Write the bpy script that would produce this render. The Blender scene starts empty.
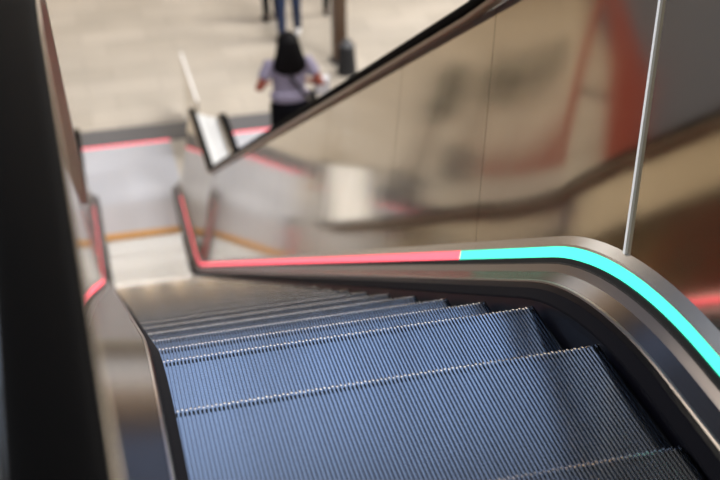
import bpy, bmesh, math, random
from mathutils import Vector, Matrix
random.seed(4)
sc = bpy.context.scene
COL = sc.collection
PI = math.pi

# ------------------------------------------------------------------ scene numbers (metres)
TH = math.radians(30.5)         # slope of the incline
Y0, R, L, RB = -0.425, 1.394, 11.80, 1.50
SA, PITCH = -0.128, 0.405       # first visible step nose, step pitch
HW = 0.485                      # half width of a step
A_ = TH * R
B_ = A_ + L
C_ = B_ + TH * RB
YB, ZB = Y0 + R * math.sin(TH), -R + R * math.cos(TH)
YC, ZC = YB + L * math.cos(TH), ZB - L * math.sin(TH)
CY, CZ = YC + RB * math.sin(TH), ZC + RB * math.cos(TH)
FL = CZ - RB                    # lower floor level (-6.39)
YF = CY                         # where the lower flat begins

def path(s, h=0.0):
    """nose line of the step band by arc length, pushed out by h: (y, z)"""
    if s < 0: return (Y0 + s, h)
    if s < A_:
        t = s / R
        return (Y0 + (R + h) * math.sin(t), -R + (R + h) * math.cos(t))
    if s < B_:
        q = s - A_
        return (YB + q * math.cos(TH) + h * math.sin(TH), ZB - q * math.sin(TH) + h * math.cos(TH))
    q = (s - B_) / RB
    if q < TH:
        t = TH - q
        return (CY - (RB - h) * math.sin(t), CZ - (RB - h) * math.cos(t))
    return (CY + (s - C_), FL + h)

def srange(s0, s1, fine=0.05):
    out = []
    marks = [s0] + [m for m in (0, A_, B_, C_) if s0 < m < s1] + [s1]
    for a, b in zip(marks, marks[1:]):
        mid = (a + b) / 2
        curved = (0 < mid < A_) or (B_ < mid < C_)
        n = max(1, int((b - a) / fine)) if curved else max(1, int((b - a) / 1.0))
        out += [a + (b - a) * i / n for i in range(n)]
    return out + [s1]

# ------------------------------------------------------------------ materials
MATS = {}
def mat(name, color, rough=0.5, metal=0.0, emit=None, strength=0.0, spec=0.5, coat=0.0):
    m = bpy.data.materials.new(name); m.use_nodes = True
    b = m.node_tree.nodes['Principled BSDF']
    b.inputs['Base Color'].default_value = (*color, 1)
    b.inputs['Roughness'].default_value = rough
    b.inputs['Metallic'].default_value = metal
    b.inputs['Specular IOR Level'].default_value = spec
    b.inputs['Coat Weight'].default_value = coat
    if emit:
        b.inputs['Emission Color'].default_value = (*emit, 1)
        b.inputs['Emission Strength'].default_value = strength
    MATS[name] = m
    return m
def nodes(m): return m.node_tree.nodes, m.node_tree.links, m.node_tree.nodes['Principled BSDF']
def add_noise(m, scale, lo, hi, target='Roughness', stretch=(1, 1, 1), detail=3):
    n, l, b = nodes(m)
    tc = n.new('ShaderNodeTexCoord'); mp = n.new('ShaderNodeMapping'); mp.inputs['Scale'].default_value = stretch
    no = n.new('ShaderNodeTexNoise'); no.inputs['Scale'].default_value = scale; no.inputs['Detail'].default_value = detail
    mr = n.new('ShaderNodeMapRange'); mr.inputs['To Min'].default_value = lo; mr.inputs['To Max'].default_value = hi
    l.new(tc.outputs['Object'], mp.inputs['Vector']); l.new(mp.outputs['Vector'], no.inputs['Vector'])
    l.new(no.outputs['Fac'], mr.inputs['Value']); l.new(mr.outputs['Result'], b.inputs[target])
def add_bump(m, scale, strength, dist=0.01, stretch=(1, 1, 1)):
    n, l, b = nodes(m)
    tc = n.new('ShaderNodeTexCoord'); mp = n.new('ShaderNodeMapping'); mp.inputs['Scale'].default_value = stretch
    no = n.new('ShaderNodeTexNoise'); no.inputs['Scale'].default_value = scale
    bu = n.new('ShaderNodeBump'); bu.inputs['Strength'].default_value = strength; bu.inputs['Distance'].default_value = dist
    l.new(tc.outputs['Object'], mp.inputs['Vector']); l.new(mp.outputs['Vector'], no.inputs['Vector'])
    l.new(no.outputs['Fac'], bu.inputs['Height']); l.new(bu.outputs['Normal'], b.inputs['Normal'])

mat('panel_steel', (0.62, 0.555, 0.455), 0.1, 1.0); add_noise(MATS['panel_steel'], 6, 0.07, 0.12, 'Roughness', (1, 1, 0.3))
mat('deck_steel', (0.56, 0.55, 0.54), 0.26, 1.0)
mat('bevel_steel', (0.10, 0.095, 0.10), 0.25, 1.0)
mat('lip_steel', (0.28, 0.26, 0.27), 0.3, 1.0)
mat('rail_steel', (0.32, 0.26, 0.19), 0.3, 1.0)
mat('bright_steel', (0.92, 0.92, 0.93), 0.5, 0.0)
mat('rubber', (0.001, 0.001, 0.0012), 0.6, 0.0, spec=0.02)
mat('rubber_edge', (0.02, 0.022, 0.026), 0.3)
mat('step_alu', (0.50, 0.53, 0.58), 0.33, 1.0); add_noise(MATS['step_alu'], 14, 0.14, 0.22, 'Roughness', (1, 0.15, 1))
mat('skirt_black', (0.003, 0.003, 0.006), 0.35, 0.0, spec=0.2)
mat('brush_black', (0.003, 0.003, 0.006), 0.8, spec=0.1)
mat('groove_black', (0.004, 0.004, 0.004), 0.8)
mat('led_red', (0.2, 0.02, 0.03), 0.4, emit=(1.0, 0.115, 0.16), strength=2.0)
mat('led_green', (0.02, 0.2, 0.15), 0.4, emit=(0.075, 1.0, 0.66), strength=1.35)
mat('comb_yellow', (0.55, 0.28, 0.08), 0.45)
mat('deck_bright', (0.74, 0.76, 0.78), 0.35, 0.5)
mat('plate_steel', (0.44, 0.455, 0.51), 0.5, 0.15); add_noise(MATS['plate_steel'], 3, 0.36, 0.5)
mat('comb_steel', (0.44, 0.44, 0.48), 0.45, 0.2)
mat('border_dark', (0.075, 0.075, 0.085), 0.45)
mat('column_brown', (0.085, 0.048, 0.028), 0.4, coat=0.2)
mat('wall_brown', (0.30, 0.22, 0.14), 0.7); add_noise(MATS['wall_brown'], 2, 0.6, 0.8)
mat('wall_grey', (0.095, 0.105, 0.135), 0.6); add_noise(MATS['wall_grey'], 2, 0.5, 0.7)
mat('ceiling_white', (0.55, 0.53, 0.50), 0.8)
mat('slab_grey', (0.35, 0.33, 0.30), 0.5)
mat('truss_grey', (0.10, 0.10, 0.11), 0.5)
mat('banner_red', (0.40, 0.075, 0.045), 0.6)
mat('glow_blue', (0.1, 0.2, 0.4), 0.3, emit=(0.55, 0.68, 0.95), strength=0.84)  # emission of the added blue panel mirrored by the near treads
mat('glow_white', (0.6, 0.6, 0.6), 0.3, emit=(1.0, 0.98, 0.96), strength=1.55)  # emission of the added white panel mirrored by the lowest steps
mat('frame_dark', (0.06, 0.06, 0.065), 0.5)
mat('lamp_glow', (0.8, 0.8, 0.8), 0.4, emit=(1.0, 0.90, 0.76), strength=9.0)
mat('skin', (0.28, 0.07, 0.045), 0.5); mat('hair', (0.002, 0.0015, 0.002), 0.6, spec=0.12)
mat('shirt_lilac', (0.27, 0.24, 0.33), 0.85); mat('trousers_black', (0.004, 0.004, 0.006), 0.9, spec=0.1)
mat('jeans_blue', (0.02, 0.035, 0.09), 0.85); mat('shoe_white', (0.75, 0.74, 0.74), 0.6)
mat('coat_dark', (0.012, 0.012, 0.014), 0.8); mat('shoe_dark', (0.012, 0.01, 0.01), 0.5)
mat('jumper_grey', (0.2, 0.2, 0.22), 0.9); mat('bag_black', (0.008, 0.008, 0.010), 0.55)
mat('paper_white', (0.75, 0.74, 0.78), 0.7); mat('leaf_dark', (0.02, 0.025, 0.012), 0.7); mat('eye_dark', (0.01, 0.008, 0.008), 0.2); mat('lip', (0.35, 0.09, 0.08), 0.5)

# beige stone tiles of the lower hall
m = mat('tile_beige', (0.4, 0.36, 0.3), 0.34)
n, l, b = nodes(m)
tc = n.new('ShaderNodeTexCoord')
br = n.new('ShaderNodeTexBrick'); br.offset = 0.37; br.inputs['Scale'].default_value = 1.0
br.inputs['Brick Width'].default_value = 1.2; br.inputs['Row Height'].default_value = 0.6
br.inputs['Mortar Size'].default_value = 0.006; br.inputs['Bias'].default_value = 0.1
br.inputs['Color1'].default_value = (0.47, 0.42, 0.355, 1); br.inputs['Color2'].default_value = (0.40, 0.355, 0.295, 1)
br.inputs['Mortar'].default_value = (0.27, 0.23, 0.19, 1)
no = n.new('ShaderNodeTexNoise'); no.inputs['Scale'].default_value = 0.8; no.inputs['Detail'].default_value = 5
mx = n.new('ShaderNodeMix'); mx.data_type = 'RGBA'; mx.blend_type = 'OVERLAY'; mx.inputs['Factor'].default_value = 0.25
l.new(tc.outputs['Object'], br.inputs['Vector']); l.new(tc.outputs['Object'], no.inputs['Vector'])
l.new(br.outputs['Color'], mx.inputs['A']); l.new(no.outputs['Fac'], mx.inputs['B']); l.new(mx.outputs['Result'], b.inputs['Base Color'])

# ------------------------------------------------------------------ object helpers
def link(name, me, material, parent=None, smooth=False):
    o = bpy.data.objects.new(name, me); COL.objects.link(o)
    if material: me.materials.append(MATS[material] if isinstance(material, str) else material)
    if parent: o.parent = parent
    if smooth:
        for p in me.polygons: p.use_smooth = True
    return o
def pydata(name, V, F, material, parent=None, smooth=False):
    me = bpy.data.meshes.new(name); me.from_pydata(V, [], F); me.validate(); me.update()
    bm = bmesh.new(); bm.from_mesh(me); bmesh.ops.recalc_face_normals(bm, faces=bm.faces); bm.to_mesh(me); bm.free()
    return link(name, me, material, parent, smooth)
def from_bm(name, bm, material, parent=None, smooth=False):
    bmesh.ops.recalc_face_normals(bm, faces=bm.faces)
    me = bpy.data.meshes.new(name); bm.to_mesh(me); bm.free()
    return link(name, me, material, parent, smooth)
def box(bm, lo, hi, bevel=0.0, mi=0):
    r = bmesh.ops.create_cube(bm, size=1.0)
    c = [(a + b_) / 2 for a, b_ in zip(lo, hi)]; d = [b_ - a for a, b_ in zip(lo, hi)]
    for v in r['verts']: v.co = Vector((c[0] + v.co.x * d[0], c[1] + v.co.y * d[1], c[2] + v.co.z * d[2]))
    if bevel:
        es = list({e for v in r['verts'] for e in v.link_edges})
        bmesh.ops.bevel(bm, geom=es, offset=bevel, segments=2, affect='EDGES', profile=0.5)
def boxobj(name, lo, hi, material, parent=None, bevel=0.0):
    bm = bmesh.new(); box(bm, lo, hi, bevel); return from_bm(name, bm, material, parent)
def empty(name, loc=(0, 0, 0), rz=0.0):
    o = bpy.data.objects.new(name, None); COL.objects.link(o); o.location = loc; o.rotation_euler = (0, 0, rz)
    o.empty_display_size = 0.2
    return o
def tag(o, label, cat, group=None, kind=None):
    o['label'] = label; o['category'] = cat
    if group: o['group'] = group
    if kind: o['kind'] = kind
    return o
def struct(o, label=None):
    o['kind'] = 'structure'
    if label: o['label'] = label
    return o
def lab(o, label): o['label'] = label; return o
def copy_tree(o, parent=None):
    c = o.copy(); COL.objects.link(c); c.parent = parent
    for ch in list(o.children): copy_tree(ch, c)
    return c

def sweep(name, prof, ss, material, parent, closed=True, smooth=False, flip=1, dx=None):
    """profile of (x, h) carried along the step line; flip=-1 mirrors it to the left side"""
    return skin_strips(name, [[(flip * (p[0] + (p[2] * dx(s) if len(p) > 2 else 0)), *path(s, p[1])) for p in prof] for s in ss], material, parent, closed)

# ------------------------------------------------------------------ handrail line (top of the panels), own bends
# per side (right = 1, left = -1): panel foot x, panel top x, panel top above the nose line, over the upper and the lower floor
SIDE = {1: dict(xb=0.612, xb2=0.612, lean=0.2323, hx=0.014, hp=0.925, hu=1.00, hlo=1.18, g=0.0265), -1: dict(xb=0.705, xb2=0.612, xt=0.690, hx=-0.036, hp=0.87, hu=0.915, hlo=1.06, g=0.012)}
RN = 0.20               # radius of the newel ends
YN_UP, YN_LO = -2.75, 13.0
def fillet(p0, p1, p2, r, n=14):
    a = (Vector(p0) - Vector(p1)).normalized(); c = (Vector(p2) - Vector(p1)).normalized()
    ang = a.angle(c); t = r / math.tan(ang / 2)
    bis = (a + c).normalized(); ctr = Vector(p1) + bis * (r / math.sin(ang / 2))
    s = Vector(p1) + a * t; e = Vector(p1) + c * t
    a0 = math.atan2(s.y - ctr.y, s.x - ctr.x); a1 = math.atan2(e.y - ctr.y, e.x - ctr.x)
    d = (a1 - a0 + PI) % (2 * PI) - PI
    return [(ctr.x + r * math.cos(a0 + d * i / n), ctr.y + r * math.sin(a0 + d * i / n)) for i in range(n + 1)]
def sstep(a, b, x):
    t = min(1, max(0, (x - a) / (b - a))); return t * t * (3 - 2 * t)
def top_h(sv, f):
    """height of the panel top square to the step line at arc length sv"""
    d = SIDE[f]
    hp = d['hp'] + d['g'] * min(max(sv - 1.5, 0), B_ - 1.5); d = dict(d, hlo=d['hlo'] + d['hp'] - hp)
    return hp + (d['hu'] - d['hp']) * (1 - sstep(-0.5, A_, sv)) + (d['hlo'] - d['hp']) * sstep(B_ - 0.3, C_ + 0.15, sv)
def base_x(sv, f):
    d = SIDE[f]; return d['xb'] + (d['xb2'] - d['xb']) * sstep(2.0, 9.5, sv)
def top_x(sv, f):
    d = SIDE[f]; return 0.672 + 0.045 * min(1, max(0, (sv + 1.2) / 1.4)) if 'xt' in d else d['xb'] + (0.03 + (d['lean'] - 0.03) * sstep(-1.45, 1.45, sv)) * (top_h(sv, f) - 0.162)
S_UP, S_LO = YN_UP - Y0, C_ + YN_LO - YF          # arc lengths where the newels start
def rail_line(off, f=1):
    """(x, y, z) of the line 'off' above the panel top, newel to newel"""
    rn = RN + off; pts = []
    zc = SIDE[f]['hu'] - RN
    for i in range(12):
        a = PI * 1.5 - PI * i / 12
        pts.append((top_x(S_UP, f), YN_UP + rn * math.cos(a), zc + rn * math.sin(a)))
    for sv in srange(S_UP, S_LO, 0.05): pts.append((top_x(sv, f), *path(sv, top_h(sv, f) + off)))
    zc = FL + SIDE[f]['hlo'] - RN
    for i in range(1, 13):
        a = PI / 2 - PI * i / 12
        pts.append((top_x(S_LO, f), YN_LO + rn * math.cos(a), zc + rn * math.sin(a)))
    return pts
def skin_strips(name, rows, material, parent, closed=True, caps=True):
    """rows of cross-section points; every strip along the length has vertices of its own, so it shades smoothly along and sharply across"""
    V, F = [], []; n = len(rows[0]); N = len(rows)
    for j in range(n if closed else n - 1):
        k = (j + 1) % n; b0 = len(V)
        for r in rows: V += [r[j], r[k]]
        for i in range(N - 1): F.append((b0 + 2 * i, b0 + 2 * i + 1, b0 + 2 * i + 3, b0 + 2 * i + 2))
    if caps and closed:
        for r in (rows[0], rows[-1]):
            b0 = len(V); V += list(r); F.append(tuple(range(b0, b0 + n)))
    return pydata(name, V, F, material, parent, True)
def sweep_line(name, pts, prof, material, parent, smooth=False, f=1):
    """profile of (x, n) carried along an (x, y, z) line, n square to the line; f mirrors x"""
    rows = []; N = len(pts)
    for i, (x0, y, z) in enumerate(pts):
        a = pts[max(0, i - 1)]; c = pts[min(N - 1, i + 1)]
        t = Vector((c[1] - a[1], c[2] - a[2])).normalized(); nn = Vector((-t.y, t.x))
        rows.append([(f * (x0 + x), y + nn.x * h, z + nn.y * h) for x, h in prof])
    if not smooth: return skin_strips(name, rows, material, parent)
    n = len(prof); V = [p for r in rows for p in r]; F = []
    for i in range(N - 1):
        for j in range(n):
            k = (j + 1) % n
            F.append((i * n + j, i * n + k, (i + 1) * n + k, (i + 1) * n + j))
    F.append(tuple(range(n))); F.append(tuple((N - 1) * n + j for j in range(n)))
    return pydata(name, V, F, material, parent, True)

# ------------------------------------------------------------------ one escalator step
def step_mesh():
    N = 107; pitch = 2 * HW / N; rw = pitch * 0.46; dep = 0.011
    xs = []                                      # (x, is_top, ridge index)
    for i in range(N):
        x0 = -HW + i * pitch + (pitch - rw) / 2
        xs += [(x0 - 0.0006, 0, i), (x0, 1, i), (x0 + rw, 1, i), (x0 + rw + 0.0006, 0, i)]
    xs = [(-HW, 0, 0)] + xs + [(HW, 0, N - 1)]
    # stations along the tread and down the riser: (y, z, outward normal)
    st = [(-0.40, 0.0, 0, 1), (-0.12, 0.0, 0, 1), (-0.0105, 0.0, 0.1, 1), (-0.005, -0.0014, 0.4, 0.9)]
    for a in (40, 65, 90):
        a = math.radians(a); st.append((-0.005 + 0.005 * math.sin(a), -0.0056 + 0.005 * math.cos(a), math.sin(a), math.cos(a)))
    for i in range(1, 8):
        t = i / 7
        st.append((-0.055 * t ** 1.7, -0.006 - 0.21 * t, 1, 0))
    V, F = [], []
    n = len(xs)
    for k, (y, z, ny, nz) in enumerate(st):
        for x, top, i in xs:
            d = 0 if top else dep
            yy, zz = y - ny * d, z - nz * d
            if top and i % 2 and k >= 2: yy -= 0.003
            V.append((x, yy, zz))
    for k in range(len(st) - 1):
        for j in range(n - 1):
            F.append((k * n + j, k * n + j + 1, (k + 1) * n + j + 1, (k + 1) * n + j))
    base = len(V)                                # side cheeks and back
    for sx in (0, n - 1):
        x = V[sx][0]
        loop = [k * n + sx for k in range(len(st))]
        V.append((x, -0.40, -0.16)); F.append(tuple(loop + [len(V) - 1]))
    me = bpy.data.meshes.new('step'); me.from_pydata(V, [], F); me.update()
    bm = bmesh.new(); bm.from_mesh(me); bmesh.ops.recalc_face_normals(bm, faces=bm.faces)
    up = [f for f in bm.faces if abs(f.normal.z) > 0.9 and f.calc_center_median().z > -0.001]
    if up and sum(f.normal.z for f in up) < 0: bmesh.ops.reverse_faces(bm, faces=bm.faces)
    bm.to_mesh(me); bm.free()
    me.materials.append(MATS['step_alu'])
    return me

# ------------------------------------------------------------------ the escalator
def smooth_split(o):
    return o
JOINTS = [-0.9, 0.39, 1.52, 2.82, 4.59, 6.43, 8.2, 9.9, 11.6, 13.7]     # panel joints, square to the step line
GREEN_S = 1.62     # where the strip turns from green to red
def build_escalator():
    root = empty('escalator')
    sm = step_mesh()
    k = -3
    while True:
        s = SA + PITCH * k
        if s > C_ + 0.80: break
        y, z = path(s)
        o = bpy.data.objects.new('step', sm); COL.objects.link(o); o.parent = root; o.location = (0, y, z)
        k += 1
    for f in (1, -1):
        S = SIDE[f]; HU, HLO = S['hu'], S['hlo']; dx = lambda q, f=f: base_x(q, f) - 0.612; D = lambda pr: [(x, h, 1) for x, h in pr]
        full = srange(-2.2, C_ + 1.9, 0.06)
        # slanted steel strip under the panel, lit strip, dark groove, lip, bevelled deck
        sweep('panel_base', D([(0.622, 0.166), (0.612, 0.164), (0.592, 0.145), (0.588, 0.140), (0.600, 0.132), (0.622, 0.150)]), full, 'deck_steel', root, flip=f, dx=dx)
        led = D([(0.589, 0.139), (0.579, 0.112), (0.584, 0.108), (0.604, 0.136)])
        s_on, s_off = -2.2, C_ + 1.5
        lab(sweep('light_strip', led, srange(s_on, GREEN_S, 0.05), 'led_green', root, flip=f, dx=dx), 'green lit strip')
        lab(sweep('light_strip', led, srange(GREEN_S, s_off, 0.05), 'led_red', root, flip=f, dx=dx), 'red lit strip')
        lab(sweep('groove', D([(0.582, 0.108), (0.575, 0.112), (0.573, 0.100), (0.566, 0.097), (0.572, 0.085)]), full, 'groove_black', root, flip=f, dx=dx), 'black groove under the lit strip')
        sweep('deck_lip', D([(0.568, 0.098), (0.556, 0.082), (0.552, 0.077), (0.560, 0.070), (0.574, 0.090)]), full, 'lip_steel', root, flip=f, dx=dx)
        sweep('inner_deck', [(0.552, 0.077, 1), (0.512, 0.058), (0.509, 0.052), (0.515, 0.045), (0.56, 0.065, 1)], full, 'bevel_steel', root, flip=f, dx=dx)
        sweep('deck_edge', [(0.516, 0.0605), (0.511, 0.060), (0.508, 0.056), (0.512, 0.054)], full, 'lip_steel', root, flip=f, dx=dx)
        sweep('skirt', [(0.509, 0.053), (0.500, 0.030), (0.496, -0.02), (0.494, -0.25), (0.515, -0.25), (0.520, 0.045)], full, 'skirt_black', root, flip=f)
        sweep('skirt_brush', [(0.503, 0.040), (0.480, 0.020), (0.479, 0.014), (0.500, 0.024)], srange(-1.3, C_ + 0.6, 0.06), 'brush_black', root, flip=f)
        # panels, one per length between joints
        ys = [S_UP - RN + 0.012] + JOINTS + [S_LO + RN - 0.012]
        for a, b_ in zip(ys, ys[1:]):
            g = 0.0022
            nn = max(3, int((b_ - a) / 0.05)); V = []
            for i in range(nn + 1):
                sv = a + g + (b_ - a - 2 * g) * i / nn
                hl, ht = 0.162, top_h(sv, f)
                if sv > S_LO: e = math.sqrt(max(0, RN * RN - (sv - S_LO) ** 2)); hl, ht = HLO - RN - e, HLO - RN + e
                if sv < S_UP: e = math.sqrt(max(0, RN * RN - (sv - S_UP) ** 2)); hl, ht = HU - RN - e, HU - RN + e
                (yl, zl), (yt, zt) = path(sv, hl), path(sv, ht)
                xb_, xt_ = base_x(sv, f), top_x(sv, f)
                fr = lambda h: xb_ + (xt_ - xb_) * (h - 0.162) / (top_h(sv, f) - 0.162)
                V.append([(f * (fr(h) + x), yy, zz) for (h, yy, zz, x) in ((hl, yl, zl, 0), (ht, yt, zt, 0), (ht, yt, zt, 0.013), (hl, yl, zl, 0.013))])
            skin_strips('side_panel', V, 'panel_steel', root)
        # bright cover strip on the joint at the top of the incline
        V = []
        ty, tz = math.cos(JOINTS[1] / R), -math.sin(JOINTS[1] / R)
        for (yy, zz), xx in ((path(JOINTS[1], 0.162), S['xb']), (path(JOINTS[1], top_h(JOINTS[1], f) - 0.002), top_x(JOINTS[1], f))):
            for a, c in ((-0.007, -0.0055), (-0.007, 0.0055), (0.004, 0.0055), (0.004, -0.0055)): V.append((f * (xx + a), yy + c * ty, zz + c * tz))
        lab(pydata('joint_strip', V, [(0, 1, 2, 3), (4, 5, 6, 7)] + [(q, (q + 1) % 4, 4 + (q + 1) % 4, 4 + q) for q in range(4)], 'bright_steel', root), 'bright vertical strip between two panels')
        # rail and moving handrail
        gx = S['hx'] - 0.043
        lab(sweep_line('handrail_guide', rail_line(0.0, f), [(gx, 0.0), (gx - 0.002, 0.004), (gx - 0.002, 0.018), (gx + 0.006, 0.022), (S['hx'] + .045, 0.022), (S['hx'] + .045, 0.0)], 'rail_steel', root, False, f), 'brassy steel guide under the handrail')
        w, cx = 0.042, S['hx']
        prof = []
        for i in range(20):
            a = 2 * PI * i / 20
            c, s_ = math.cos(a), math.sin(a)
            prof.append((cx + w * math.copysign(abs(c) ** 0.55, c), 0.0455 + 0.0235 * math.copysign(abs(s_) ** 0.7, s_)))
        lab(sweep_line('handrail', rail_line(0.0, f), prof, 'rubber', root, True, f), 'black rubber handrail')
    # truss casing below the steps
    sweep('truss_casing', [(-0.66, -0.30), (0.66, -0.30), (0.66, -0.95), (-0.66, -0.95)], srange(-2.4, B_ - 0.9, 0.1), 'truss_grey', root)
    for f in (1, -1):
        sweep('outer_cladding', [(0.735, 0.10), (0.745, 0.10), (0.745, -0.95), (0.735, -0.95)], srange(-2.4, B_ - 0.9, 0.1), 'truss_grey', root, flip=f)
    # combs and landing plates
    def comb(y, z, d):
        bm = bmesh.new()
        for i in range(107):
            x = -HW + (i + 0.5) * 2 * HW / 107 + HW / 107
            box(bm, (x - 0.0016, min(y, y - d * 0.05), z - 0.004), (x + 0.0016, max(y, y - d * 0.05), z + 0.004))
        box(bm, (-HW, min(y, y + d * 0.16), z), (HW, max(y, y + d * 0.16), z + 0.012), 0.003)
        return lab(from_bm('comb', bm, 'comb_yellow', root), 'orange yellow comb edge')
    yb = YF + 0.72
    comb(yb, FL + 0.004, 1)
    boxobj('comb_plate', (-0.492, yb + 0.16, FL - 0.05), (0.492, yb + 0.98, FL + 0.014), 'comb_steel', root, 0.003)
    boxobj('landing_plate', (-0.66, yb + 0.983, FL - 0.05), (0.66, 14.76, FL + 0.012), 'plate_steel', root, 0.003)
    comb(-1.32, 0.004, -1)
    boxobj('comb_plate', (-0.492, -2.0, -0.05), (0.492, -1.48, 0.014), 'comb_steel', root, 0.003)
    boxobj('landing_plate', (-0.66, -3.6, -0.05), (0.66, -2.003, 0.012), 'plate_steel', root, 0.003)
    return root

esc = build_escalator()
tag(esc, 'escalator in the foreground running down, blue-grey grooved steps between green and red lit strips', 'escalator', 'escalators side by side')
NB = 2.03; NS = 1.11
right = copy_tree(esc); right.location = (NB, 0, 0); right.scale = (NS, 1, 1)
tag(right, 'escalator behind the right steel side panel, the one the woman in lilac stands at', 'escalator', 'escalators side by side')
left = copy_tree(esc); left.location = (-2.30, 0, 0); left.scale = (NS, 1, 1)
tag(left, 'escalator on the far left beyond the black handrail, seen in the steel panel reflection', 'escalator', 'escalators side by side')

# steel decks between neighbouring handrails
def deck(name, low, high, label):
    """low / high: functions of arc length giving (x, y, z) of the deck edge under each handrail"""
    SS = srange(S_UP + 0.1, S_LO + 0.12, 0.06)
    rows = []
    xm = (low(S_LO)[0] + high(S_LO)[0]) / 2
    root = empty(name, (xm, YN_LO, FL))
    for q in SS:
        a, b_ = low(q), high(q)
        rows.append([(p[0] - xm, p[1] - YN_LO, p[2] - FL - d) for p, d in ((a, 0), (b_, 0), (b_, 0.10), (a, 0.10))])
    skin_strips('cover_plate', rows, 'deck_bright', root)
    seam = []
    for r in rows:
        c = [(r[0][k] + r[1][k]) / 2 for k in range(3)]
        seam.append([(c[0] - 0.005, c[1], c[2] + 0.001), (c[0] + 0.005, c[1], c[2] + 0.001), (c[0] + 0.005, c[1], c[2] - 0.004), (c[0] - 0.005, c[1], c[2] - 0.004)])
    skin_strips('seam', seam, 'rubber_edge', root)
    e = rows[-1]
    V = [e[3], e[2], (e[2][0], e[2][1], 0.0), (e[3][0], e[3][1], 0.0)]; V += [(x, y - 0.02, z) for x, y, z in V]
    pydata('end_panel', V, [(0, 1, 2, 3), (4, 5, 6, 7)] + [(q, (q + 1) % 4, 4 + (q + 1) % 4, 4 + q) for q in range(4)], 'deck_steel', root)
    return tag(root, label, 'deck')
def edge(f, x_of):
    return lambda q: (x_of(top_x(q, f)), *path(q, top_h(q, f) - 0.035))
deck('steel_deck', edge(1, lambda x: x + 0.064), edge(-1, lambda x: NB - NS * (x + 0.02)), 'bright steel deck between the two handrails right of the landing plate')
deck('steel_deck', edge(1, lambda x: -2.30 + NS * (x + 0.064)), edge(-1, lambda x: -x - 0.022), 'bright steel deck beyond the left handrail of the foreground escalator')

# thin upright barrier panels beyond the newels
def barrier(x, label):
    root = empty('barrier_panel', (x, 14.75, FL - 0.006))
    boxobj('panel', (-0.008, -0.95, 0.06), (0.008, 0.95, 1.02), 'panel_steel', root)
    boxobj('top_edge', (-0.012, -0.95, 1.02), (0.012, 0.95, 1.035), 'bright_steel', root)
    for y in (-0.7, 0.7): boxobj('foot', (-0.04, y - 0.05, 0.0), (0.04, y + 0.05, 0.06), 'deck_steel', root)
    return tag(root, label, 'barrier', 'barrier panels at the foot of the escalators')
barrier(1.02, 'thin upright steel barrier panel beyond the deck between the two handrails')
barrier(-1.0, 'thin upright steel barrier panel left of the landing plate behind the black handrail')

# ------------------------------------------------------------------ the hall
fl = boxobj('floor', (-9, -6, FL - 0.3), (24, 32, FL - 0.006), 'tile_beige'); struct(fl, 'beige tiled floor of the lower hall')
up = boxobj('floor', (-9, -9, -0.5), (12, -2.5, 0.0), 'slab_grey'); struct(up, 'upper floor at the head of the escalator')
t = boxobj('trim_1', (-3.4, 14.81, FL - 0.02), (3.6, 15.42, FL + 0.004), 'border_dark'); struct(t, 'dark floor border past the landing plates')
def floor_led(x0, x1, label):
    o = boxobj('floor_light_line', (x0, 14.765, FL - 0.02), (x1, 14.81, FL + 0.014), 'led_red')
    return tag(o, label, 'light strip', 'red lines at the edges of the landing plates')
floor_led(-0.66, 0.66, 'red lit floor line across the end of the foreground landing plate')
floor_led(NB - 0.72, NB + 0.72, 'red lit floor line on the floor just below the woman in lilac')
floor_led(-2.30 - 0.72, -2.30 + 0.72, 'red lit floor line across the left neighbouring landing plate')

wb = boxobj('wall_back', (-9, 32, FL), (24, 32.3, 16), 'wall_brown'); struct(wb)
wl = boxobj('wall_left', (-9.3, -9, FL), (-9, 32, 16), 'wall_grey'); struct(wl)
def glow_panel(name, x0, x1, z0, z1, y, glow, nx, nz):  # unseen glowing panel with bars, added for what the steps mirror
    root = empty(name, ((x0 + x1) / 2, y, z0)); struct(root)
    w, h = x1 - x0, z1 - z0
    p = boxobj('pane', (-w / 2, -0.02, 0), (w / 2, 0.0, h), glow, root)
    bm = bmesh.new()
    for i in range(nx + 1):
        x = -w / 2 + w * i / nx; box(bm, (x - 0.08, -0.12, 0), (x + 0.08, 0.02, h))
    for i in range(nz + 1):
        z = h * i / nz; box(bm, (-w / 2, -0.12, z - 0.08), (w / 2, 0.02, z + 0.08))
    from_bm('frame', bm, 'frame_dark', root)
    return root
glow_panel('glow_panel_1', -7, 16, 0.0, 7.2, 31.95, 'glow_white', 8, 3)  # added white glow out of view, brightens the lower steps by reflection
# unseen blue glowing panel, added so the near treads mirror blue
blue_glow = glow_panel('glow_panel_2', -8, 12, 0, 9.5, 0, 'glow_blue', 8, 3)
blue_glow.location = (2, 13.5, 8.3); blue_glow.rotation_euler = (math.radians(-28), 0, 0)
def column(x, y, label, mt='column_brown', top=9.0):
    root = empty('column', (x, y, FL - 0.006))
    boxobj('shaft', (-0.11, -0.11, 0.0), (0.11, 0.11, top), mt, root, 0.012)
    boxobj('base_plate', (-0.15, -0.15, 0.0), (0.15, 0.15, 0.05), 'frame_dark', root, 0.006)
    return tag(root, label, 'column')
column(3.88, 17.25, 'brown square column on the beige floor, right of the person in jeans')

bn = empty('litter_bin', (3.88, 16.7, FL - 0.006))
bm = bmesh.new()
bmesh.ops.create_cone(bm, cap_ends=True, segments=24, radius1=0.17, radius2=0.13, depth=0.50, matrix=Matrix.Translation((0, 0, 0.25)))
from_bm('bucket', bm, 'coat_dark', bn)
bm = bmesh.new()
bmesh.ops.create_cone(bm, cap_ends=True, segments=24, radius1=0.14, radius2=0.04, depth=0.12, matrix=Matrix.Translation((0, 0, 0.56)))
from_bm('lid', bm, 'frame_dark', bn)
tag(bn, 'small black bin on the beige floor in front of the brown column', 'bin')

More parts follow.
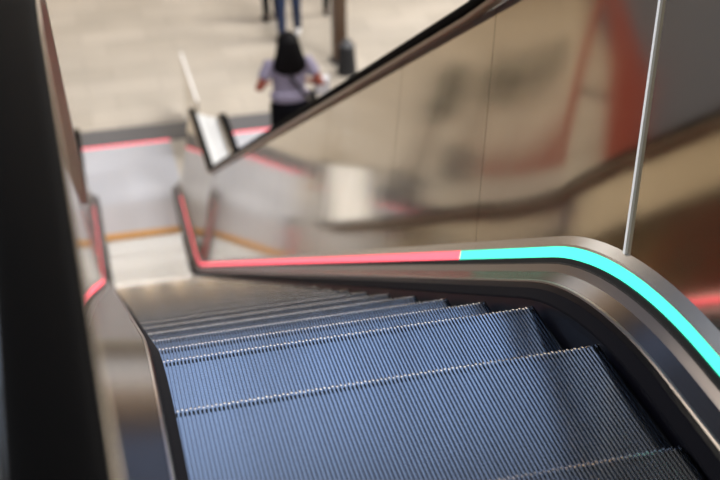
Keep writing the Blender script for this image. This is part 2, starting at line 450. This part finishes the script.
# red A-shaped stand on the left of the hall, seen only mirrored in the steel
af = empty('sign_stand', (-4.95, 17.7, FL - 0.006))
def slab(P):
    V = [(x, 0, z) for x, z in P] + [(x, 0.06, z) for x, z in P]; k = len(P)
    return pydata('leg_panel', V, [tuple(range(k)), tuple(range(k, 2 * k))] + [(q, (q + 1) % k, k + (q + 1) % k, k + q) for q in range(k)], 'banner_red', af)
slab([(-3.3, 0), (-1.75, 0), (-1.0, 2.0), (-0.05, 3.6), (-0.4, 3.6), (-2.7, 2.0)]); slab([(0.25, 0), (0.80, 0), (0.10, 3.6), (-0.15, 3.6)])
boxobj('cross_bar', (-1.4, 0.01, 1.5), (0.05, 0.05, 1.60), 'frame_dark', af)
tag(af, 'red A-shaped stand seen as a reflection in the right steel side panel', 'stand')

def potted_tree(x, y, label, seed):
    rnd = random.Random(seed); root = empty('potted_tree', (x, y, FL - 0.006))
    bm = bmesh.new()
    bmesh.ops.create_cone(bm, cap_ends=True, segments=20, radius1=0.22, radius2=0.30, depth=0.5, matrix=Matrix.Translation((0, 0, 0.25)))
    from_bm('pot', bm, 'frame_dark', root)
    bm = bmesh.new()
    bmesh.ops.create_cone(bm, cap_ends=True, segments=10, radius1=0.09, radius2=0.06, depth=1.6, matrix=Matrix.Translation((0, 0, 1.25)))
    from_bm('trunk', bm, 'column_brown', root)
    bm = bmesh.new()
    for k in range(260):
        d = Vector((rnd.gauss(0, 1), rnd.gauss(0, 1), rnd.gauss(0, 1))).normalized() * rnd.uniform(0.5, 1)
        c = Vector((d.x * 0.19, d.y * 0.19, 1.95 + d.z * 0.6))
        u = Vector((rnd.gauss(0, 1), rnd.gauss(0, 1), rnd.gauss(0, 1))).normalized(); v = u.orthogonal().normalized(); q = 0.09
        bm.faces.new([bm.verts.new(c + u * q), bm.verts.new(c + v * q * .5), bm.verts.new(c - u * q), bm.verts.new(c - v * q * .5)])
    lv = from_bm('foliage', bm, 'leaf_dark', root); lv['kind'] = 'stuff'
    return tag(root, label, 'potted tree')
potted_tree(-2.3, 15.0, 'dark potted tree mirrored in the right steel panel, left of the panel joint', 1)
potted_tree(-3.45, 17.0, 'dark potted tree mirrored in the right steel panel, right of the panel joint', 2)

# ------------------------------------------------------------------ people
def loft(bm, rings, seg=14):
    """closed skin over rings (centre, rx, ry); rings face along the chain"""
    N = len(rings); loops = []
    for i, (c, rx, ry) in enumerate(rings):
        a = Vector(rings[max(0, i - 1)][0]); d = Vector(rings[min(N - 1, i + 1)][0])
        t = (d - a).normalized()
        ref = Vector((1, 0, 0)) if abs(t.x) < 0.9 else Vector((0, 1, 0))
        v = t.cross(ref).normalized(); u = v.cross(t).normalized()
        loops.append([bm.verts.new(Vector(c) + u * rx * math.cos(2 * PI * j / seg) + v * ry * math.sin(2 * PI * j / seg)) for j in range(seg)])
    for A, B in zip(loops, loops[1:]):
        for j in range(seg):
            bm.faces.new((A[j], A[(j + 1) % seg], B[(j + 1) % seg], B[j]))
    for lp, i in ((loops[0], 0), (loops[-1], N - 1)):
        c, rx, ry = rings[i]; other = Vector(rings[1 if i == 0 else N - 2][0])
        dirn = (Vector(c) - other).normalized()
        tip = bm.verts.new(Vector(c) + dirn * min(rx, ry) * 0.7)
        for j in range(seg): bm.faces.new((lp[j], lp[(j + 1) % seg], tip))
def tube(bm, pts, radii, seg=12): loft(bm, [(p, r, r) for p, r in zip(pts, radii)], seg)
def ball(bm, c, r):
    q = bmesh.ops.create_uvsphere(bm, u_segments=16, v_segments=10, radius=1)
    for v in q['verts']: v.co = Vector((c[0] + v.co.x * r[0], c[1] + v.co.y * r[1], c[2] + v.co.z * r[2]))
def remeshed(name, bm, material, parent, voxel=0.01):
    bmesh.ops.recalc_face_normals(bm, faces=bm.faces)
    me = bpy.data.meshes.new(name + '_raw'); bm.to_mesh(me); bm.free()
    tmp = bpy.data.objects.new(name + '_raw', me); COL.objects.link(tmp)
    md = tmp.modifiers.new('r', 'REMESH'); md.mode = 'VOXEL'; md.voxel_size = voxel
    sm = tmp.modifiers.new('s', 'SMOOTH'); sm.iterations = 3; sm.factor = 0.5
    dg = bpy.context.evaluated_depsgraph_get(); ev = tmp.evaluated_get(dg)
    out = bpy.data.meshes.new_from_object(ev); out.name = name
    out.materials.clear()
    bpy.data.objects.remove(tmp); bpy.data.meshes.remove(me)
    return link(name, out, material, parent, True)

def person(loc, rz, scale, label, pose, clothes, group=None):
    root = empty('person', loc, rz); root.scale = (scale,) * 3
    P = dict(shoulder=(0.165, -0.005, 1.375), elbow=(0.225, -0.03, 1.10), wrist=(0.235, 0.06, 0.86),
             hip=(0.085, 0, 0.88), knee=(0.10, 0.02, 0.48), ankle=(0.10, -0.02, 0.085))
    def J(key, s):
        k = key + ('_r' if s > 0 else '_l')
        x, y, z = pose.get(k, pose.get(key, P[key])); return Vector((x * s if k not in pose else x, y, z))
    torso = [((0, 0, 0.84), 0.13, 0.10), ((0, 0.0, 0.93), 0.165, 0.115), ((0, 0.01, 1.05), 0.135, 0.095), ((0, 0.005, 1.15), 0.135, 0.098),
             ((0, 0.0, 1.28), 0.155, 0.11), ((0, -0.005, 1.37), 0.15, 0.085), ((0, -0.01, 1.43), 0.075, 0.06)]
    body = bmesh.new()
    loft(body, torso)
    tube(body, [(0, -0.012, 1.40), (0, -0.002, 1.48), (0, 0.008, 1.53)], [0.058, 0.052, 0.055])
    ball(body, (0, 0.018, 1.575), (0.074, 0.094, 0.108)); ball(body, (0, 0.045, 1.515), (0.05, 0.06, 0.05))
    ball(body, (0, 0.112, 1.565), (0.014, 0.022, 0.022)); ball(body, (0, 0.098, 1.522), (0.024, 0.012, 0.012))
    for s in (-1, 1): ball(body, (s * 0.076, 0.01, 1.57), (0.012, 0.02, 0.032))
    legs, arms = [], []
    for s in (-1, 1):
        h, k, a = J('hip', s), J('knee', s), J('ankle', s)
        yaw_f = Vector((0.015 * s, 0.15, 0))
        tube(body, [h, h.lerp(k, .5), k, k.lerp(a, .35), a], [0.088, 0.074, 0.054, 0.055, 0.037])
        tube(body, [a + Vector((0, -0.02, -0.04)), a + yaw_f * .5 + Vector((0, 0, -0.045)), a + yaw_f + Vector((0, 0, -0.055))], [0.038, 0.036, 0.026])
        sh, e, w = J('shoulder', s), J('elbow', s), J('wrist', s)
        tube(body, [Vector((0.10 * s, 0, 1.38)), sh, sh.lerp(e, .5), e, e.lerp(w, .3), w], [0.05, 0.053, 0.044, 0.037, 0.036, 0.025])
        d = (w - e).normalized(); side = Vector((s, 0, 0)); side = (side - d * side.dot(d)).normalized(); pal = d.cross(side)
        loft(body, [(w, .026, .02), (w + d * .045, .04, .018), (w + d * .085, .04, .015)])
        for q, (off, ln) in enumerate(((-.03, .06), (-.01, .072), (.01, .068), (.03, .052))):
            b0 = w + d * .08 + side * off; cur = pal * (0.012 * (1 if s > 0 else -1))
            tube(body, [b0, b0 + d * ln * .5 + cur * .5, b0 + d * ln * .95 + cur * 1.7], [.0105, .0098, .0085], 8)
        tube(body, [w + d * .02 - side * .02, w + d * .05 - side * .052, w + d * .085 - side * .06], [.013, .011, .009], 8)
        legs.append((h, k, a)); arms.append((sh, e, w))
    remeshed('body', body, 'skin', root, 0.009)
    g = bmesh.new()                                # top
    hem = clothes.get('hem', 0.88)
    loft(g, [((0, 0, hem), 0.175, 0.125), ((0, 0, hem + 0.08), 0.178, 0.127)] + [((c[0], c[1], c[2]), rx + .016, ry + .016) for c, rx, ry in torso[2:6]] + [((0, -0.01, 1.425), 0.09, 0.075)])
    sl = clothes.get('sleeve', 0.62)
    for sh, e, w in arms:
        if sl <= 1: tube(g, [Vector((sh.x * .6, 0, 1.375)), sh, sh.lerp(e, sl * .6), sh.lerp(e, sl)], [.055, .068, .062, .060])
        else: tube(g, [Vector((sh.x * .6, 0, 1.375)), sh, sh.lerp(e, .5), e, e.lerp(w, .5), e.lerp(w, .95)], [.055, .066, .058, .052, .05, .04])
    remeshed(clothes.get('top_name', 'shirt'), g, clothes['top'], root, 0.011)
    g = bmesh.new()                                # trousers
    loft(g, [((0, 0, 0.82), 0.16, 0.115), ((0, 0, 0.90), 0.178, 0.126), ((0, 0.005, 1.00), 0.155, 0.11)])
    for h, k, a in legs:
        tube(g, [h + Vector((0, 0, .04)), h.lerp(k, .5), k, k.lerp(a, .5), k.lerp(a, .93)], [.10, .088, .07, .064, .058])
    remeshed('trousers', g, clothes['trousers'], root, 0.011)
    for (h, k, a), s in zip(legs, (-1, 1)):
        g = bmesh.new(); f_ = Vector((0.015 * s, 0.15, 0))
        tube(g, [a + Vector((0, -0.035, -0.035)), a + f_ * .4 + Vector((0, 0, -0.035)), a + f_ * 1.0 + Vector((0, 0, -0.048))], [.047, .047, .035])
        remeshed('shoe', g, clothes['shoes'], root, 0.009)
    g = bmesh.new()                                # hair
    q = clothes.get('hair_w', 1.0)
    ball(g, (0, 0.0, 1.60), (0.078 * q, 0.108, 0.105))
    if clothes.get('long_hair'):
        loft(g, [((0, -0.02, 1.66), 0.055 * q, 0.06), ((0, -0.035, 1.60), 0.080 * q, 0.085), ((0, -0.06, 1.50), 0.095 * q, 0.085), ((0, -0.085, 1.40), 0.118 * q, 0.07), ((0, -0.10, 1.33), 0.118 * q, 0.055), ((0, -0.105, 1.28), 0.07 * q, 0.035)])
    else:
        ball(g, (0, -0.03, 1.56), (0.085, 0.085, 0.09))
    for v in list(g.verts):                        # keep the face clear
        if v.co.y > 0.055 and v.co.z < 1.63: v.co.y = 0.055
    remeshed('hair', g, 'hair', root, 0.011)
    g = bmesh.new()
    for s in (-1, 1): ball(g, (s * 0.032, 0.101, 1.585), (0.012, 0.008, 0.008))
    from_bm('eyes', g, 'eye_dark', root, True)
    g = bmesh.new(); ball(g, (0, 0.108, 1.524), (0.024, 0.006, 0.007)); from_bm('mouth', g, 'lip', root, True)
    root.scale.x *= clothes.get('wide', 1.0)
    tag(root, label, 'person', group)
    return root

LX, LY, LS = 2.19, 12.96, 1.31
person((LX, LY, FL + 0.016), 0.0, LS, 'woman seen from behind in a lilac T-shirt with long black hair and black trousers',
       dict(elbow=(0.285, -0.05, 1.125), wrist=(0.20, 0.17, 1.08)),
       dict(top='shirt_lilac', trousers='trousers_black', shoes='shoe_dark', long_hair=True, hair_w=1.3, wide=1.15, hem=0.97, sleeve=0.55))
bag = empty('shoulder_bag', (LX, LY, FL + 0.016)); bag.scale = (LS,) * 3
bm = bmesh.new(); box(bm, (0.225, 0.00, 0.84), (0.295, 0.15, 0.99), 0.02); from_bm('pouch', bm, 'bag_black', bag)
V = []; F = []
strap = [(-0.10, -0.075, 1.425), (-0.06, -0.118, 1.36), (0.0, -0.135, 1.26), (0.06, -0.128, 1.16), (0.12, -0.112, 1.07), (0.175, -0.07, 0.99), (0.205, 0.04, 0.97)]
for (x, y, z) in strap: V += [(x - 0.014, y, z - 0.012), (x + 0.014, y, z + 0.012), (x + 0.014, y - 0.008, z + 0.012), (x - 0.014, y - 0.008, z - 0.012)]
for i in range(len(strap) - 1):
    for j in range(4): F.append((i * 4 + j, i * 4 + (j + 1) % 4, i * 4 + 4 + (j + 1) % 4, i * 4 + 4 + j))
pydata('strap', V, F, 'bag_black', bag)
tag(bag, 'black cross-body bag slung across the back of the woman in lilac', 'bag')
pb = boxobj('shopping_bag', (-0.10, -0.05, 0.0), (0.10, 0.05, 0.24), 'paper_white', None, 0.01)
pb.location = (LX + 0.52, LY + 0.32, FL + 1.18); pb.rotation_euler = (0.1, 0, 0.2)
tag(pb, 'white paper bag held at the right elbow of the woman in lilac', 'bag')

person((3.27, 18.6, FL - 0.006), math.radians(165), 1.3, 'person in blue jeans walking on the beige floor, cut off at the top',
       dict(knee_r=(0.10, 0.10, 0.50), ankle_r=(0.10, 0.12, 0.085), knee_l=(-0.10, 0.03, 0.49), ankle_l=(-0.10, -0.14, 0.10)),
       dict(top='jumper_grey', trousers='jeans_blue', shoes='shoe_white', sleeve=2, top_name='jumper'))
person((3.12, 19.6, FL - 0.006), math.radians(20), 1.1, 'person in dark clothes left of the one in blue jeans, only feet in view',
       dict(), dict(top='coat_dark', trousers='trousers_black', shoes='shoe_dark', sleeve=2, top_name='coat'))
person((4.28, 19.6, FL - 0.006), math.radians(-30), 1.05, 'person in dark trousers just left of the brown column, only feet in view',
       dict(), dict(top='coat_dark', trousers='trousers_black', shoes='shoe_dark', sleeve=2, top_name='coat'))

# ------------------------------------------------------------------ light
def area(name, loc, size, energy, color, rot=(0, 0, 0), sy=None):
    d = bpy.data.lights.new(name, 'AREA'); d.energy = energy; d.color = color; d.size = size
    if sy: d.shape = 'RECTANGLE'; d.size_y = sy
    o = bpy.data.objects.new(name, d); COL.objects.link(o); o.location = loc; o.rotation_euler = rot
    return o
area('hall_light', (15, 17, 7), 8, 3200, (1.0, 0.96, 0.90), (0, math.radians(45), 0))
area('hall_light', (9, 5, 12), 6, 3500, (1.0, 0.97, 0.94), (math.radians(25), math.radians(30), 0))
area('hall_light', (-8, 26, 3), 2.5, 500, (1.0, 0.80, 0.52))  # unseen warm fill, added to gild the floor mirrored in the side panel
area('hall_light', (-8, 3, 8), 3, 1100, (0.95, 0.97, 1.0), (0, math.radians(-40), 0))  # unseen fill from the left, added to brighten the joint strip
area('wall_fill', (2, 27, 9), 14, 2200, (1.0, 0.80, 0.54), (math.radians(90), 0, 0), 1.5)  # unseen warm fill, added so the incline treads mirror a brown wall
w = bpy.data.worlds.new('world'); sc.world = w; w.use_nodes = True
bg = w.node_tree.nodes['Background']; bg.inputs['Color'].default_value = (0.84, 0.83, 0.84, 1); bg.inputs['Strength'].default_value = 0.15

# ------------------------------------------------------------------ camera
def set_cam():
    yaw, pitch, roll = [math.radians(v) for v in (13.8633, 30.0225, -0.4229)]
    fwd = Vector((math.sin(yaw) * math.cos(pitch), math.cos(yaw) * math.cos(pitch), -math.sin(pitch)))
    r = Vector((math.cos(yaw), -math.sin(yaw), 0)); u = r.cross(fwd)
    r2 = r * math.cos(roll) + u * math.sin(roll); u2 = -r * math.sin(roll) + u * math.cos(roll)
    M = Matrix((r2, u2, -fwd)).transposed().to_4x4(); M.translation = Vector((-0.589, -2.249, 1.574))
    cd = bpy.data.cameras.new('camera'); co = bpy.data.objects.new('camera', cd); COL.objects.link(co)
    co.matrix_world = M
    cd.sensor_width = 36; cd.lens = 36 * 1225.0 / 720
    cd.clip_start = 0.05; cd.clip_end = 200
    cd.dof.use_dof = True; cd.dof.focus_distance = 3.0; cd.dof.aperture_fstop = 2.6
    sc.camera = co
set_cam()
sc.view_settings.view_transform = 'Standard'; sc.view_settings.look = 'None'
sc.view_settings.exposure = 0.0; sc.view_settings.gamma = 1.0; sc.view_settings.use_curve_mapping = False
sc.cycles.use_denoising = True
sc.cycles.max_bounces = 10; sc.cycles.sample_clamp_indirect = 6
